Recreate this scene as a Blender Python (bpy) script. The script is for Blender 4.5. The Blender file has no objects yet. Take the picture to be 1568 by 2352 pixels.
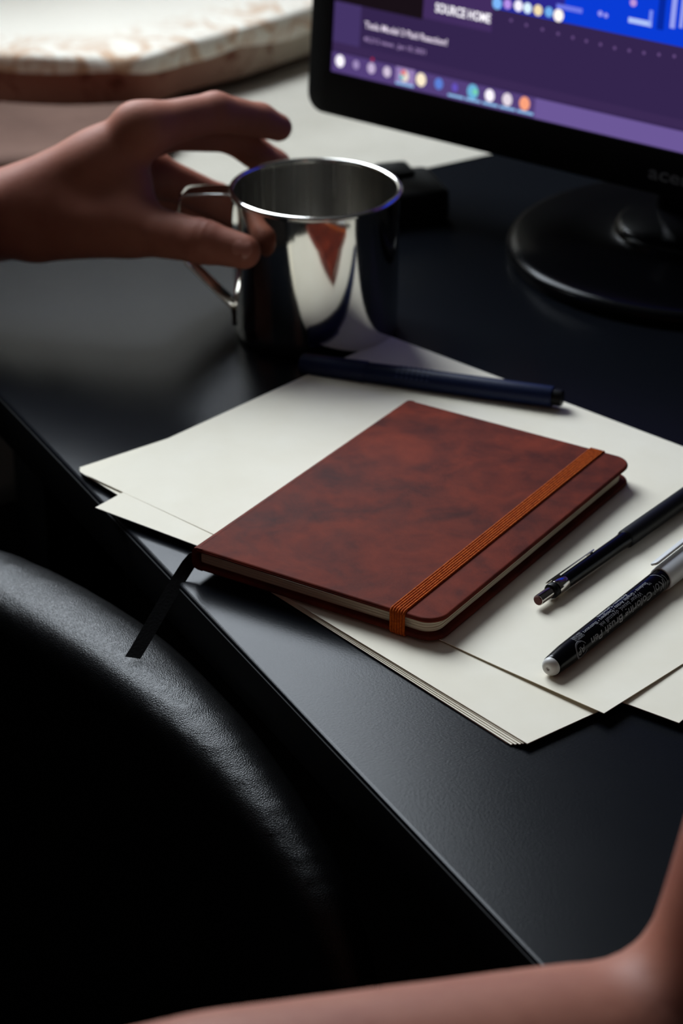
import bpy, bmesh, math, random
import numpy as np
from mathutils import Vector, Matrix

scene = bpy.context.scene
COL = scene.collection
rng = random.Random(7)
DESK_Z = 0.74                      # the desk top stands 74 cm above the floor


def W(v):
    """millimetres measured on the desk (x along its front edge, y inwards, z above it) -> metres in the room"""
    return Vector((v[0] / 1000.0, v[1] / 1000.0, v[2] / 1000.0 + DESK_Z))


# ------------------------------------------------------------------ camera
cam_data = bpy.data.cameras.new("camera")
cam = bpy.data.objects.new("camera", cam_data)
COL.objects.link(cam)
right = Vector((0.47716, 0.87882, 0.0)).normalized()
pitch = math.radians(27.561)
head = Vector((-right.y, right.x, 0.0))
fwd = (head * math.cos(pitch) + Vector((0, 0, -math.sin(pitch)))).normalized()
up = right.cross(fwd).normalized()
cam.matrix_world = Matrix(((right.x, up.x, -fwd.x, 0.87674), (right.y, up.y, -fwd.y, -0.40207),
                           (right.z, up.z, -fwd.z, 0.53727 + DESK_Z), (0, 0, 0, 1)))
cam_data.sensor_fit = 'VERTICAL'
cam_data.sensor_height = 24.0
cam_data.lens = 24.0 * 6000.0 / 2352.0
cam_data.clip_start = 0.01
cam_data.dof.use_dof = True
cam_data.dof.focus_distance = 1.045
cam_data.dof.aperture_fstop = 7.6
scene.camera = cam

# ------------------------------------------------------------------ light and exposure
world = bpy.data.worlds.new("world")
scene.world = world
world.use_nodes = True
world.node_tree.nodes["Background"].inputs[0].default_value = (0.72, 0.82, 1.0, 1)
world.node_tree.nodes["Background"].inputs[1].default_value = 1.0

WIN_Y0, WIN_Y1, WIN_Z0, WIN_Z1 = -280.0, 600.0, 180.0, 1500.0     # the window in the left wall, mm
day = bpy.data.lights.new("window_daylight", 'AREA')
day.shape = 'RECTANGLE'
day.size = (WIN_Z1 - WIN_Z0) / 1000
day.size_y = (WIN_Y1 - WIN_Y0) / 1000
day.energy = 70.0
day.color = (0.84, 0.92, 1.0)
day_ob = bpy.data.objects.new("window_daylight", day)
COL.objects.link(day_ob)
day_ob.location = W((-1110, (WIN_Y0 + WIN_Y1) / 2, (WIN_Z0 + WIN_Z1) / 2))
day_ob.rotation_euler = (0, math.radians(-90), 0)

scene.view_settings.view_transform = 'Standard'
scene.view_settings.look = 'None'
scene.view_settings.exposure = 0.0
scene.view_settings.gamma = 1.0
scene.view_settings.use_curve_mapping = False
scene.cycles.use_denoising = True
scene.cycles.max_bounces = 14
scene.cycles.glossy_bounces = 12
scene.cycles.transparent_max_bounces = 12
scene.cycles.sample_clamp_indirect = 6.0


# ------------------------------------------------------------------ materials
def lin(c):
    return tuple(((x / 255) / 12.92 if x / 255 <= 0.04045 else ((x / 255 + 0.055) / 1.055) ** 2.4) for x in c) + (1.0,)


def material(name, color, rough=0.5, metal=0.0, **kw):
    m = bpy.data.materials.new(name)
    m.use_nodes = True
    b = m.node_tree.nodes["Principled BSDF"]
    b.inputs["Base Color"].default_value = lin(color)
    b.inputs["Roughness"].default_value = rough
    b.inputs["Metallic"].default_value = metal
    for k, v in kw.items():
        b.inputs[k.replace("_", " ")].default_value = v
    return m


class NT:
    """small helper around a material's node tree"""
    def __init__(self, m):
        self.t = m.node_tree
        self.b = self.t.nodes.get("Principled BSDF")
        self.out = self.t.nodes.get("Material Output")
        self.co = self.t.nodes.new("ShaderNodeTexCoord").outputs["Object"]

    def n(self, kind, **kw):
        nd = self.t.nodes.new(kind)
        for k, v in kw.items():
            if k in nd.inputs:
                nd.inputs[k].default_value = v
            else:
                setattr(nd, k, v)
        return nd

    def l(self, a, b):
        self.t.links.new(a, b)

    def mapped(self, scale=(1, 1, 1), rot=(0, 0, 0)):
        mp = self.n("ShaderNodeMapping")
        mp.inputs["Scale"].default_value = scale
        mp.inputs["Rotation"].default_value = rot
        self.l(self.co, mp.inputs["Vector"])
        return mp.outputs[0]

    def noise(self, scale, detail=3.0, rough=0.5, vec=None, dist=0.0):
        nd = self.n("ShaderNodeTexNoise")
        nd.inputs["Scale"].default_value = scale
        nd.inputs["Detail"].default_value = detail
        nd.inputs["Roughness"].default_value = rough
        nd.inputs["Distortion"].default_value = dist
        self.l(vec or self.co, nd.inputs["Vector"])
        return nd.outputs["Fac"]

    def ramp(self, fac, stops):
        r = self.n("ShaderNodeValToRGB")
        while len(r.color_ramp.elements) < len(stops):
            r.color_ramp.elements.new(0.5)
        for e, (p, c) in zip(r.color_ramp.elements, stops):
            e.position = p
            e.color = c if len(c) == 4 else lin(c)
        self.l(fac, r.inputs[0])
        return r.outputs[0]

    def math(self, op, a, b=None, c=None):
        nd = self.n("ShaderNodeMath", operation=op)
        for i, v in enumerate((a, b, c)):
            if v is None:
                continue
            if isinstance(v, (int, float)):
                nd.inputs[i].default_value = v
            else:
                self.l(v, nd.inputs[i])
        return nd.outputs[0]

    def mix(self, fac, a, b):
        nd = self.n("ShaderNodeMix", data_type='RGBA')
        for s, v in ((nd.inputs[0], fac), (nd.inputs[6], a), (nd.inputs[7], b)):
            if isinstance(v, (int, float)):
                s.default_value = v
            elif isinstance(v, tuple):
                s.default_value = v if len(v) == 4 else lin(v)
            else:
                self.l(v, s)
        return nd.outputs[2]

    def bump(self, h, strength=0.2, dist=0.001):
        nd = self.n("ShaderNodeBump")
        nd.inputs["Strength"].default_value = strength
        nd.inputs["Distance"].default_value = dist
        self.l(h, nd.inputs["Height"])
        if self.b:
            self.l(nd.outputs[0], self.b.inputs["Normal"])
        return nd.outputs[0]


def mat_desk():
    m = material("black_laminate", (14, 16, 20), 0.42, Specular_IOR_Level=0.055)
    t = NT(m)
    f = t.noise(900, 3, 0.6)
    s = t.noise(14, 4, 0.6)
    t.l(t.math('ADD', t.math('MULTIPLY', s, 0.05), 0.21), t.b.inputs["Roughness"])
    t.bump(f, 0.09, 0.0004)
    return m


def mat_paper():
    m = material("cream_paper", (236, 233, 219), 0.85)
    t = NT(m)
    a = t.noise(30, 3)
    t.l(t.ramp(a, [(0.3, (238, 230, 210)), (0.7, (243, 236, 218))]), t.b.inputs["Base Color"])
    t.b.inputs["Specular IOR Level"].default_value = 0.25
    t.bump(t.noise(1500, 2), 0.06, 0.0003)
    return m


def mat_notebook():
    m = material("brown_leather", (110, 48, 38), 0.5, Specular_IOR_Level=0.05)
    t = NT(m)
    a = t.noise(34, 5, 0.62, dist=0.6)
    b = t.noise(75, 4, 0.6, dist=0.3)
    c1 = t.ramp(a, [(0.30, (64, 30, 27)), (0.48, (92, 39, 30)), (0.62, (114, 47, 33)), (0.78, (98, 41, 32))])
    c2 = t.ramp(b, [(0.35, (60, 28, 26)), (0.65, (120, 52, 36))])
    t.l(t.mix(0.35, c1, c2), t.b.inputs["Base Color"])
    g = t.noise(900, 3, 0.6)
    t.l(t.math('ADD', t.math('MULTIPLY', a, 0.12), 0.58), t.b.inputs["Roughness"])
    t.bump(g, 0.22, 0.0004)
    return m


def mat_leather():
    m = material("black_leather", (11, 11, 12), 0.36, Specular_IOR_Level=0.2)
    t = NT(m)
    v = t.n("ShaderNodeTexVoronoi", feature='DISTANCE_TO_EDGE')
    v.inputs["Scale"].default_value = 1100
    t.l(t.co, v.inputs["Vector"])
    nz = t.noise(800, 4, 0.6)
    cr = t.noise(260, 5, 0.7, dist=1.2)
    h = t.math('ADD', t.math('MULTIPLY', v.outputs["Distance"], 2.0), t.math('ADD', nz, t.math('MULTIPLY', cr, 0.8)))
    t.bump(h, 0.3, 0.0004)
    return m


def mat_steel(name, rough, scale, strength, color=(200, 198, 192), aniso=0.0):
    m = material(name, color, rough, 1.0)
    t = NT(m)
    f = t.noise(1.0, 2, 0.5, vec=t.mapped(scale))
    t.l(t.math('ADD', t.math('MULTIPLY', f, rough * 0.8), rough * 0.6), t.b.inputs["Roughness"])
    if strength:
        t.bump(f, strength, 0.0001)
    return m


def mat_skin():
    m = material("skin", (160, 104, 85), 0.48)
    t = NT(m)
    a = t.noise(22, 4, 0.6)
    b = t.noise(160, 3, 0.6)
    c = t.ramp(a, [(0.3, (146, 89, 73)), (0.5, (160, 104, 85)), (0.75, (170, 112, 92))])
    t.l(t.mix(t.math('MULTIPLY', b, 0.25), c, (138, 72, 62)), t.b.inputs["Base Color"])
    t.b.inputs["Specular IOR Level"].default_value = 0.14
    t.b.inputs["Roughness"].default_value = 0.55
    t.b.inputs["Subsurface Weight"].default_value = 0.1
    t.b.inputs["Subsurface Radius"].default_value = (1.0, 0.35, 0.2)
    t.b.inputs["Subsurface Scale"].default_value = 0.004
    t.bump(t.math('ADD', t.noise(700, 3, 0.6), t.math('MULTIPLY', b, 0.6)), 0.18, 0.0006)
    return m


def mat_glow(name, color, strength=1.0):
    m = bpy.data.materials.new(name)
    m.use_nodes = True
    nt = m.node_tree
    nt.nodes.clear()
    e = nt.nodes.new("ShaderNodeEmission")
    o = nt.nodes.new("ShaderNodeOutputMaterial")
    e.inputs[0].default_value = lin(color)
    e.inputs[1].default_value = strength
    nt.links.new(e.outputs[0], o.inputs[0])
    return m


def mat_curtain():
    """white cloth with a loose tan floral embroidery along the hem"""
    m = material("embroidered_white_cloth", (226, 223, 214), 0.9, Specular_IOR_Level=0.1)
    t = NT(m)
    fl = t.noise(30, 3, 0.6, dist=2.0)
    flower = t.n("ShaderNodeMapRange")
    flower.inputs[1].default_value, flower.inputs[2].default_value = 0.46, 0.62
    t.l(fl, flower.inputs[0])
    hem = t.n("ShaderNodeAttribute", attribute_name="hem")
    f = t.math('MULTIPLY', t.math('MULTIPLY', flower.outputs[0], t.math('MAXIMUM', hem.outputs["Fac"], 0.0)), 0.75)
    col = t.mix(f, (250, 243, 230), (200, 146, 98))
    t.l(col, t.b.inputs["Base Color"])
    t.bump(t.noise(900, 3), 0.2, 0.0004)
    return m


def mat_lower_curtain():
    m = material("taupe_cloth", (120, 92, 80), 0.9)
    t = NT(m)
    sep = t.n("ShaderNodeSeparateXYZ")
    t.l(t.co, sep.inputs[0])
    yy = t.math('ADD', sep.outputs[1], t.math('MULTIPLY', t.noise(9, 3), 0.06))
    c = t.ramp(t.math('ADD', yy, 0.27), [(0.30, (158, 102, 85)), (0.36, (170, 134, 116)), (0.42, (206, 194, 176)), (0.6, (226, 219, 204))])
    fl = t.ramp(t.noise(30, 3, 0.6, dist=1.8), [(0.54, (255, 255, 255)), (0.66, (168, 108, 80))])
    mm = t.n("ShaderNodeMix", data_type='RGBA', blend_type='MULTIPLY')
    mm.inputs[0].default_value = 0.8
    t.l(c, mm.inputs[6])
    t.l(fl, mm.inputs[7])
    t.l(mm.outputs[2], t.b.inputs["Base Color"])
    t.bump(t.noise(600, 2), 0.2, 0.0005)
    return m


def mat_dimming_curtain():  # cloth of the added curtain that dims the lower window
    m = bpy.data.materials.new("dimming_curtain")
    m.use_nodes = True
    t = NT(m)
    t.t.nodes.remove(t.b)
    col = t.ramp(t.noise(40, 3), [(0.3, (214, 210, 200)), (0.7, (224, 220, 210))])
    d = t.n("ShaderNodeBsdfDiffuse")
    tr = t.n("ShaderNodeBsdfTranslucent")
    t.l(col, d.inputs[0])
    t.l(col, tr.inputs[0])
    a = t.n("ShaderNodeMixShader")
    a.inputs[0].default_value = 0.13  # low translucency, set to hold back the window light
    t.l(d.outputs[0], a.inputs[1])
    t.l(tr.outputs[0], a.inputs[2])
    t.l(a.outputs[0], t.out.inputs[0])
    return m


def mat_cloth(name, c0, c1, scale=12):
    m = material(name, c0, 0.95)
    t = NT(m)
    t.l(t.ramp(t.noise(scale, 4, 0.6), [(0.3, c0), (0.7, c1)]), t.b.inputs["Base Color"])
    t.bump(t.noise(500, 3), 0.25, 0.0006)
    return m


def mat_pane():
    m = bpy.data.materials.new("window_glass")
    m.use_nodes = True
    t = NT(m)
    t.t.nodes.remove(t.b)
    tp = t.n("ShaderNodeBsdfTransparent")
    gl = t.n("ShaderNodeBsdfGlossy", Roughness=0.02)
    mx = t.n("ShaderNodeMixShader")
    mx.inputs[0].default_value = 0.06
    t.l(tp.outputs[0], mx.inputs[1])
    t.l(gl.outputs[0], mx.inputs[2])
    t.l(mx.outputs[0], t.out.inputs[0])
    return m


def mat_band():
    m = material("orange_elastic", (168, 78, 22), 0.8, Specular_IOR_Level=0.1)
    t = NT(m)
    t.l(t.ramp(t.noise(900, 3), [(0.35, (146, 62, 14)), (0.65, (186, 88, 22))]), t.b.inputs["Base Color"])
    t.bump(t.noise(1600, 2), 0.4, 0.0004)
    return m


def mat_plain(name, c, rough, bump_scale=400, strength=0.1, **kw):
    m = material(name, c, rough, **kw)
    t = NT(m)
    t.bump(t.noise(bump_scale, 3), strength, 0.0004)
    return m


MAT = dict(
    desk=mat_desk(), paper=mat_paper(), notebook=mat_notebook(), leather=mat_leather(),
    steel=mat_steel("polished_steel", 0.085, (900, 900, 6), 0.0, (218, 216, 210)),
    steel_in=mat_steel("brushed_steel", 0.24, (500, 500, 4), 0.0, (182, 179, 173)),
    chrome=mat_steel("chrome", 0.12, (200, 200, 200), 0.0, (190, 186, 180)),
    skin=mat_skin(), curtain=mat_curtain(), dimming_curtain=mat_dimming_curtain(), lower_curtain=mat_lower_curtain(),
    pale_cloth=mat_cloth("pale_linen", (182, 176, 162), (196, 190, 177)),
    brown_cloth=mat_cloth("brown_wool", (98, 72, 61), (114, 86, 74), 25),
    pane=mat_pane(), band=mat_band(),
    edge=mat_plain("black_edge_band", (8, 8, 9), 0.6, 500, 0.1, Specular_IOR_Level=0.05),
    pages=mat_plain("page_edges", (214, 206, 182), 0.85, 300, 0.3),
    ribbon=mat_plain("black_ribbon", (12, 12, 13), 0.8, 900, 0.3, Specular_IOR_Level=0.1),
    black_plastic=mat_plain("black_plastic", (12, 12, 13), 0.45, 700, 0.1, Specular_IOR_Level=0.15),
    monitor_plastic=mat_plain("monitor_plastic", (9, 9, 10), 0.5, 700, 0.1, Specular_IOR_Level=0.08),
    gloss_black=mat_plain("gloss_black", (6, 6, 8), 0.2, 60, 0.02, Specular_IOR_Level=0.12),
    navy=mat_plain("navy_plastic", (16, 28, 62), 0.45, 500, 0.1, Specular_IOR_Level=0.2),
    navy_dot=mat_plain("navy_grip", (40, 56, 92), 0.5, 500, 0.1),
    grey_white=mat_plain("pale_grey_plastic", (196, 194, 190), 0.45, 300, 0.05),
    white_cap=mat_plain("white_cap_plastic", (205, 205, 205), 0.4, 300, 0.05),
    eraser=mat_plain("brown_eraser", (92, 50, 44), 0.8, 500, 0.2),
    print_grey=mat_plain("grey_print", (126, 126, 130), 0.6, 300, 0.02),
    wall=mat_cloth("wall_paint", (58, 53, 50), (64, 58, 54), 4),
    ceiling=mat_cloth("ceiling_paint", (96, 94, 92), (102, 100, 98), 4),
    floor=mat_cloth("dark_floor", (14, 13, 13), (18, 16, 15), 6),
    white_paint=mat_plain("white_paint", (200, 198, 192), 0.5, 200, 0.05),
    shirt=mat_cloth("dark_shirt", (22, 22, 24), (28, 28, 30), 40),
    nail=mat_plain("finger_nail", (172, 112, 96), 0.35, 300, 0.03),
    logo=mat_plain("silver_print", (70, 71, 73), 0.4, 300, 0.02),
)


# ------------------------------------------------------------------ mesh helpers
def tag(o, label=None, cat=None, group=None, kind=None):
    if label:
        o["label"] = label
    if cat:
        o["category"] = cat
    if group:
        o["group"] = group
    if kind:
        o["kind"] = kind
    return o


def thing(name, base, label, cat, group=None):
    o = bpy.data.objects.new(name, None)
    o.empty_display_size = 0.02
    o.location = W(base)
    COL.objects.link(o)
    return tag(o, label, cat, group)


def origin_of(o):
    v = Vector((0, 0, 0))
    while o is not None:
        v += o.location
        o = o.parent
    return v


def mesh(name, verts, faces, mat, parent=None, base=None, smooth=True, sharp=35.0):
    """verts in desk millimetres -> one mesh object (a child of parent if given)"""
    if parent is not None:
        org = origin_of(parent)
        loc = Vector((0, 0, 0))
    else:
        org = W(base) if base is not None else Vector((0, 0, 0))
        loc = org
    me = bpy.data.meshes.new(name)
    me.from_pydata([W(v) - org for v in verts], [], [tuple(f) for f in faces])
    me.update()
    if smooth:
        me.polygons.foreach_set("use_smooth", [True] * len(me.polygons))
        if sharp < 179:
            bm = bmesh.new()
            bm.from_mesh(me)
            lim = math.radians(sharp)
            for e in bm.edges:
                if len(e.link_faces) == 2 and e.calc_face_angle(0) > lim:
                    e.smooth = False
            bm.to_mesh(me)
            bm.free()
    mats = mat if isinstance(mat, (list, tuple)) else [mat]
    for m in mats:
        me.materials.append(m)
    o = bpy.data.objects.new(name, me)
    o.location = loc
    if parent is not None:
        o.parent = parent
    COL.objects.link(o)
    return o


def join(*parts):
    V, F = [], []
    for v, f in parts:
        k = len(V)
        V += [tuple(x) for x in v]
        F += [tuple(i + k for i in g) for g in f]
    return V, F


def box(x0, x1, y0, y1, z0, z1):
    v = [(x, y, z) for z in (z0, z1) for y in (y0, y1) for x in (x0, x1)]
    return v, [(0, 2, 3, 1), (4, 5, 7, 6), (0, 1, 5, 4), (2, 6, 7, 3), (0, 4, 6, 2), (1, 3, 7, 5)]


def frame_pts(v, o, ex, ey, ez):
    o, ex, ey, ez = Vector(o), Vector(ex), Vector(ey), Vector(ez)
    return [tuple(o + ex * p[0] + ey * p[1] + ez * p[2]) for p in v]


def rounded_rect(x0, x1, y0, y1, r, n=6):
    """r: one radius or four (at x0y0, x1y0, x1y1, x0y1); counter-clockwise outline"""
    r = (r,) * 4 if isinstance(r, (int, float)) else r
    out = []
    for (cx, cy, a0), rr in zip(((x0, y0, 180), (x1, y0, 270), (x1, y1, 0), (x0, y1, 90)), r):
        sx, sy = (1 if cx == x0 else -1), (1 if cy == y0 else -1)
        k = n if rr > 0.6 else 1
        for i in range(k + 1):
            a = math.radians(a0 + 90.0 * i / k)
            out.append((cx + sx * rr + rr * math.cos(a), cy + sy * rr + rr * math.sin(a)))
    return out


def slab(outline, z0, z1, r=0.8, n=4):
    """a plate with rounded edges over a convex outline"""
    m = len(outline)
    nor = []
    for i in range(m):
        a, b, c = outline[i - 1], outline[i], outline[(i + 1) % m]
        e1 = Vector((b[0] - a[0], b[1] - a[1]))
        e2 = Vector((c[0] - b[0], c[1] - b[1]))
        n1 = Vector((e1.y, -e1.x)).normalized() if e1.length > 1e-9 else Vector((0, 0))
        n2 = Vector((e2.y, -e2.x)).normalized() if e2.length > 1e-9 else Vector((0, 0))
        s = n1 + n2
        d = max(0.4, 1 + n1.dot(n2))
        nor.append(s / d)
    r = min(r, (z1 - z0) / 2)
    rings = []
    for i in range(n + 1):
        a = math.pi / 2 * i / n
        rings.append((r * (1 - math.sin(a)), z0 + r * (1 - math.cos(a))))
    for i in range(n + 1):
        a = math.pi / 2 * i / n
        rings.append((r * (1 - math.cos(a)), z1 - r * (1 - math.sin(a))))
    V, F = [], []
    for ins, z in rings:
        V += [(p[0] - q.x * ins, p[1] - q.y * ins, z) for p, q in zip(outline, nor)]
    for k in range(len(rings) - 1):
        for i in range(m):
            j = (i + 1) % m
            F.append((k * m + i, k * m + j, (k + 1) * m + j, (k + 1) * m + i))
    F.append(tuple(reversed(range(m))))
    F.append(tuple((len(rings) - 1) * m + i for i in range(m)))
    return V, F


def lathe(profile, n=64, close=False, cap=True):
    """profile of (r, z); surface round the z axis"""
    V, F = [], []
    for r, z in profile:
        for i in range(n):
            a = 2 * math.pi * i / n
            V.append((r * math.cos(a), r * math.sin(a), z))
    m = len(profile)
    for k in range(m if close else m - 1):
        k2 = (k + 1) % m
        for i in range(n):
            j = (i + 1) % n
            F.append((k * n + i, k * n + j, k2 * n + j, k2 * n + i))
    if not close and cap:
        if profile[0][0] > 1e-6:
            F.append(tuple(reversed(range(n))))
        if profile[-1][0] > 1e-6:
            F.append(tuple((m - 1) * n + i for i in range(n)))
    return V, F


def tube(path, r, n=12):
    V, F = [], []
    P = [Vector(p) for p in path]
    R = r if isinstance(r, (list, tuple)) else [r] * len(P)
    prev = None
    for i, p in enumerate(P):
        t = (P[min(i + 1, len(P) - 1)] - P[max(i - 1, 0)]).normalized()
        a = prev if prev is not None else (Vector((0, 0, 1)) if abs(t.z) < 0.9 else Vector((1, 0, 0)))
        s = t.cross(a).normalized()
        u = s.cross(t).normalized()
        prev = u
        for k in range(n):
            g = 2 * math.pi * k / n
            V.append(tuple(p + (s * math.cos(g) + u * math.sin(g)) * R[i]))
    for i in range(len(P) - 1):
        for k in range(n):
            j = (k + 1) % n
            F.append((i * n + k, i * n + j, (i + 1) * n + j, (i + 1) * n + k))
    F.append(tuple(reversed(range(n))))
    F.append(tuple((len(P) - 1) * n + k for k in range(n)))
    return V, F


def text_mesh(body, size, extrude=0.0, shear=0.0, bold=0.0, align='LEFT', spacing=1.0):
    cu = bpy.data.curves.new("text", 'FONT')
    cu.body = body
    cu.size = size
    cu.shear = shear
    cu.offset = bold
    cu.extrude = extrude
    cu.align_x = align
    cu.space_character = spacing
    cu.resolution_u = 3
    ob = bpy.data.objects.new("text", cu)
    COL.objects.link(ob)
    dg = bpy.context.evaluated_depsgraph_get()
    me = bpy.data.meshes.new_from_object(ob.evaluated_get(dg))
    V = [tuple(v.co) for v in me.vertices]
    F = [tuple(p.vertices) for p in me.polygons]
    bpy.data.objects.remove(ob)
    bpy.data.curves.remove(cu)
    bpy.data.meshes.remove(me)
    return V, F


# ---------------- implicit surfaces for the soft, grown shapes
def smin(a, b, k):
    h = np.clip(0.5 + 0.5 * (b - a) / k, 0, 1)
    return b * (1 - h) + a * h - k * h * (1 - h)


def cone(P, a, b, ra, rb):
    a, b = np.array(a, np.float32), np.array(b, np.float32)
    d = b - a
    t = np.clip(((P - a) @ d) / float(d @ d), 0, 1)
    return np.linalg.norm(P - a - t[..., None] * d, axis=-1) - (ra + (rb - ra) * t)


def surface_nets(fun, lo, hi, h):
    n = [int(math.ceil((hi[i] - lo[i]) / h)) + 1 for i in range(3)]
    g = np.stack(np.meshgrid(*[lo[i] + h * np.arange(n[i], dtype=np.float32) for i in range(3)], indexing='ij'), -1)
    v = fun(g.reshape(-1, 3)).reshape(n)
    ins = v < 0
    c = [(i, j, k) for i in (0, 1) for j in (0, 1) for k in (0, 1)]
    sl = lambda a, o: a[o[0]:n[0] - 1 + o[0], o[1]:n[1] - 1 + o[1], o[2]:n[2] - 1 + o[2]]
    cnt = sum(sl(ins, o).astype(np.int8) for o in c)
    act = (cnt > 0) & (cnt < 8)
    idx = -np.ones(act.shape, np.int64)
    cells = np.argwhere(act)
    idx[act] = np.arange(len(cells))
    acc = np.zeros((len(cells), 3))
    num = np.zeros(len(cells))
    for a in c:
        for ax in range(3):
            if a[ax]:
                continue
            b = list(a)
            b[ax] = 1
            va = v[cells[:, 0] + a[0], cells[:, 1] + a[1], cells[:, 2] + a[2]]
            vb = v[cells[:, 0] + b[0], cells[:, 1] + b[1], cells[:, 2] + b[2]]
            x = (va < 0) != (vb < 0)
            t = np.where(x, va / np.where(x, va - vb, 1), 0)
            p = np.zeros((len(cells), 3))
            for q in range(3):
                p[:, q] = a[q]
            p[:, ax] = t
            acc[x] += p[x]
            num[x] += 1
    V = np.array(lo) + h * (cells + acc / num[:, None])
    F = []
    for ax in range(3):
        u, w = (ax + 1) % 3, (ax + 2) % 3
        s0 = [slice(0, n[q]) for q in range(3)]
        s1 = [slice(0, n[q]) for q in range(3)]
        s0[ax], s1[ax] = slice(0, n[ax] - 1), slice(1, n[ax])
        A, B = ins[tuple(s0)], ins[tuple(s1)]
        e = np.argwhere(A != B)
        e = e[(e[:, u] > 0) & (e[:, w] > 0) & (e[:, u] < n[u] - 1) & (e[:, w] < n[w] - 1)]
        if not len(e):
            continue
        def cell(du, dw):
            q = e.copy()
            q[:, u] += du
            q[:, w] += dw
            return idx[q[:, 0], q[:, 1], q[:, 2]]
        quad = np.stack([cell(-1, -1), cell(0, -1), cell(0, 0), cell(-1, 0)], 1)
        flip = ~A[e[:, 0], e[:, 1], e[:, 2]]
        quad[flip] = quad[flip][:, ::-1]
        F.append(quad)
    return V, np.concatenate(F)


# ================================================================== THE ROOM
WALL_X = -1000.0
fl = mesh("floor", *box(-1070, 2600, -1900, 1700, -790, -740), MAT["floor"], smooth=False)
tag(fl, kind="structure")
tag(mesh("ceiling", *box(-1070, 2600, -1900, 1700, 1760, 1800), MAT["ceiling"], smooth=False), kind="structure")
tag(mesh("wall_back", *box(-1070, 2600, 1650, 1700, -740, 1760), MAT["wall"], smooth=False), kind="structure")
tag(mesh("wall_front", *box(-1070, 2600, -1900, -1850, -740, 1760), MAT["wall"], smooth=False), kind="structure")
tag(mesh("wall_right", *box(2550, 2600, -1850, 1650, -740, 1760), MAT["wall"], smooth=False), kind="structure")
wl = join(box(-1060, WALL_X, -1850, WIN_Y0, -740, 1760), box(-1060, WALL_X, WIN_Y1, 1650, -740, 1760),
          box(-1060, WALL_X, WIN_Y0, WIN_Y1, -740, WIN_Z0), box(-1060, WALL_X, WIN_Y0, WIN_Y1, WIN_Z1, 1760))
tag(mesh("wall_left", *wl, MAT["wall"], smooth=False), kind="structure")
win = bpy.data.objects.new("window_1", None)
win.location = W((-1030, (WIN_Y0 + WIN_Y1) / 2, WIN_Z0))
COL.objects.link(win)
tag(win, kind="structure")
ym = (WIN_Y0 + WIN_Y1) / 2
fr = join(box(-1050, -1015, WIN_Y0, WIN_Y0 + 35, WIN_Z0, WIN_Z1), box(-1050, -1015, WIN_Y1 - 35, WIN_Y1, WIN_Z0, WIN_Z1),
          box(-1050, -1015, WIN_Y0 + 35, WIN_Y1 - 35, WIN_Z0, WIN_Z0 + 30), box(-1050, -1015, WIN_Y0 + 35, WIN_Y1 - 35, WIN_Z1 - 35, WIN_Z1),
          box(-1050, -1015, ym - 15, ym + 15, WIN_Z0 + 30, WIN_Z1 - 35))
mesh("window_frame", *fr, MAT["white_paint"], win, smooth=False)
for a, b in ((WIN_Y0 + 35, ym - 15), (ym + 15, WIN_Y1 - 35)):
    mesh("pane", *box(-1035, -1031, a, b, WIN_Z0 + 30, WIN_Z1 - 35), MAT["pane"], win, smooth=False)

def added_half_curtain():
    """added unseen curtain that dims the daylight through the lower window"""
    nx, nz = 160, 10
    V, F = [], []
    for j in range(nz + 1):
        for i in range(nx + 1):
            y = WIN_Y0 - 40 + (WIN_Y1 - WIN_Y0 + 80) * i / nx
            V.append((-978 + 10 * math.sin(y * 0.06) + 4 * math.sin(y * 0.025 + 1), y, WIN_Z0 - 40 + (ADDED_CURTAIN_TOP - WIN_Z0 + 40) * j / nz))
    for j in range(nz):
        for i in range(nx):
            a = j * (nx + 1) + i
            F.append((a, a + 1, a + nx + 2, a + nx + 1))
    return V, F


ADDED_CURTAIN_TOP = 440.0  # added out of view; daylight is dimmed below this height
mesh("added_half_curtain", *added_half_curtain(), MAT["dimming_curtain"], win, sharp=180)
mesh("added_curtain_rod", *tube([(-978, WIN_Y0 - 60, ADDED_CURTAIN_TOP + 4), (-978, WIN_Y1 + 60, ADDED_CURTAIN_TOP + 4)], 7), MAT["white_paint"], win)  # rod made up to carry the added curtain

# ================================================================== DESK
desk = thing("desk", (250, 300, -740), "black laminate desk with a thin pale-rimmed edge under the papers", "desk")
top_outline = [(-376, 5), (950, -22), (950, 620), (-408, 620)]
mesh("tabletop", *slab(top_outline, -24, 0, 1.6, 4), MAT["desk"], desk, sharp=60)
_band = slab([(-376.6, 4.4), (950, -22.6), (950, -20.5), (-375.0, 6.5)], -23, -1.6, 0.4, 2)
mesh("edge_band", *_band, MAT["edge"], desk, sharp=50)
_band = slab([(-376.6, 5.5), (-374.6, 5.5), (-406.6, 620), (-408.6, 620)], -23, -1.6, 0.4, 2)
mesh("edge_band", *_band, MAT["edge"], desk, sharp=50)
for x, y in ((-330, 80), (-340, 560), (890, 60), (890, 560)):
    mesh("leg", *box(x - 22, x + 22, y - 22, y + 22, -740, -24), MAT["black_plastic"], desk, smooth=False)
mesh("rail", *box(-320, 880, 556, 576, -340, -24), MAT["black_plastic"], desk, smooth=False)

# ================================================================== SIDE BENCH, CLOTHS AND CURTAINS
bench = thing("side_bench", (-700, 380, -740), "low bench under a pale linen cloth behind the hand, beyond the black desk", "bench")
mesh("body", *box(-985, -425, -60, 850, -740, -45), MAT["wall"], bench, smooth=False)


def drape(nx, ny, fx):
    V = [fx(i / nx, j / ny) for j in range(ny + 1) for i in range(nx + 1)]
    F = [(j * (nx + 1) + i, j * (nx + 1) + i + 1, (j + 1) * (nx + 1) + i + 1, (j + 1) * (nx + 1) + i) for j in range(ny) for i in range(nx)]
    return V, F


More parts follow.
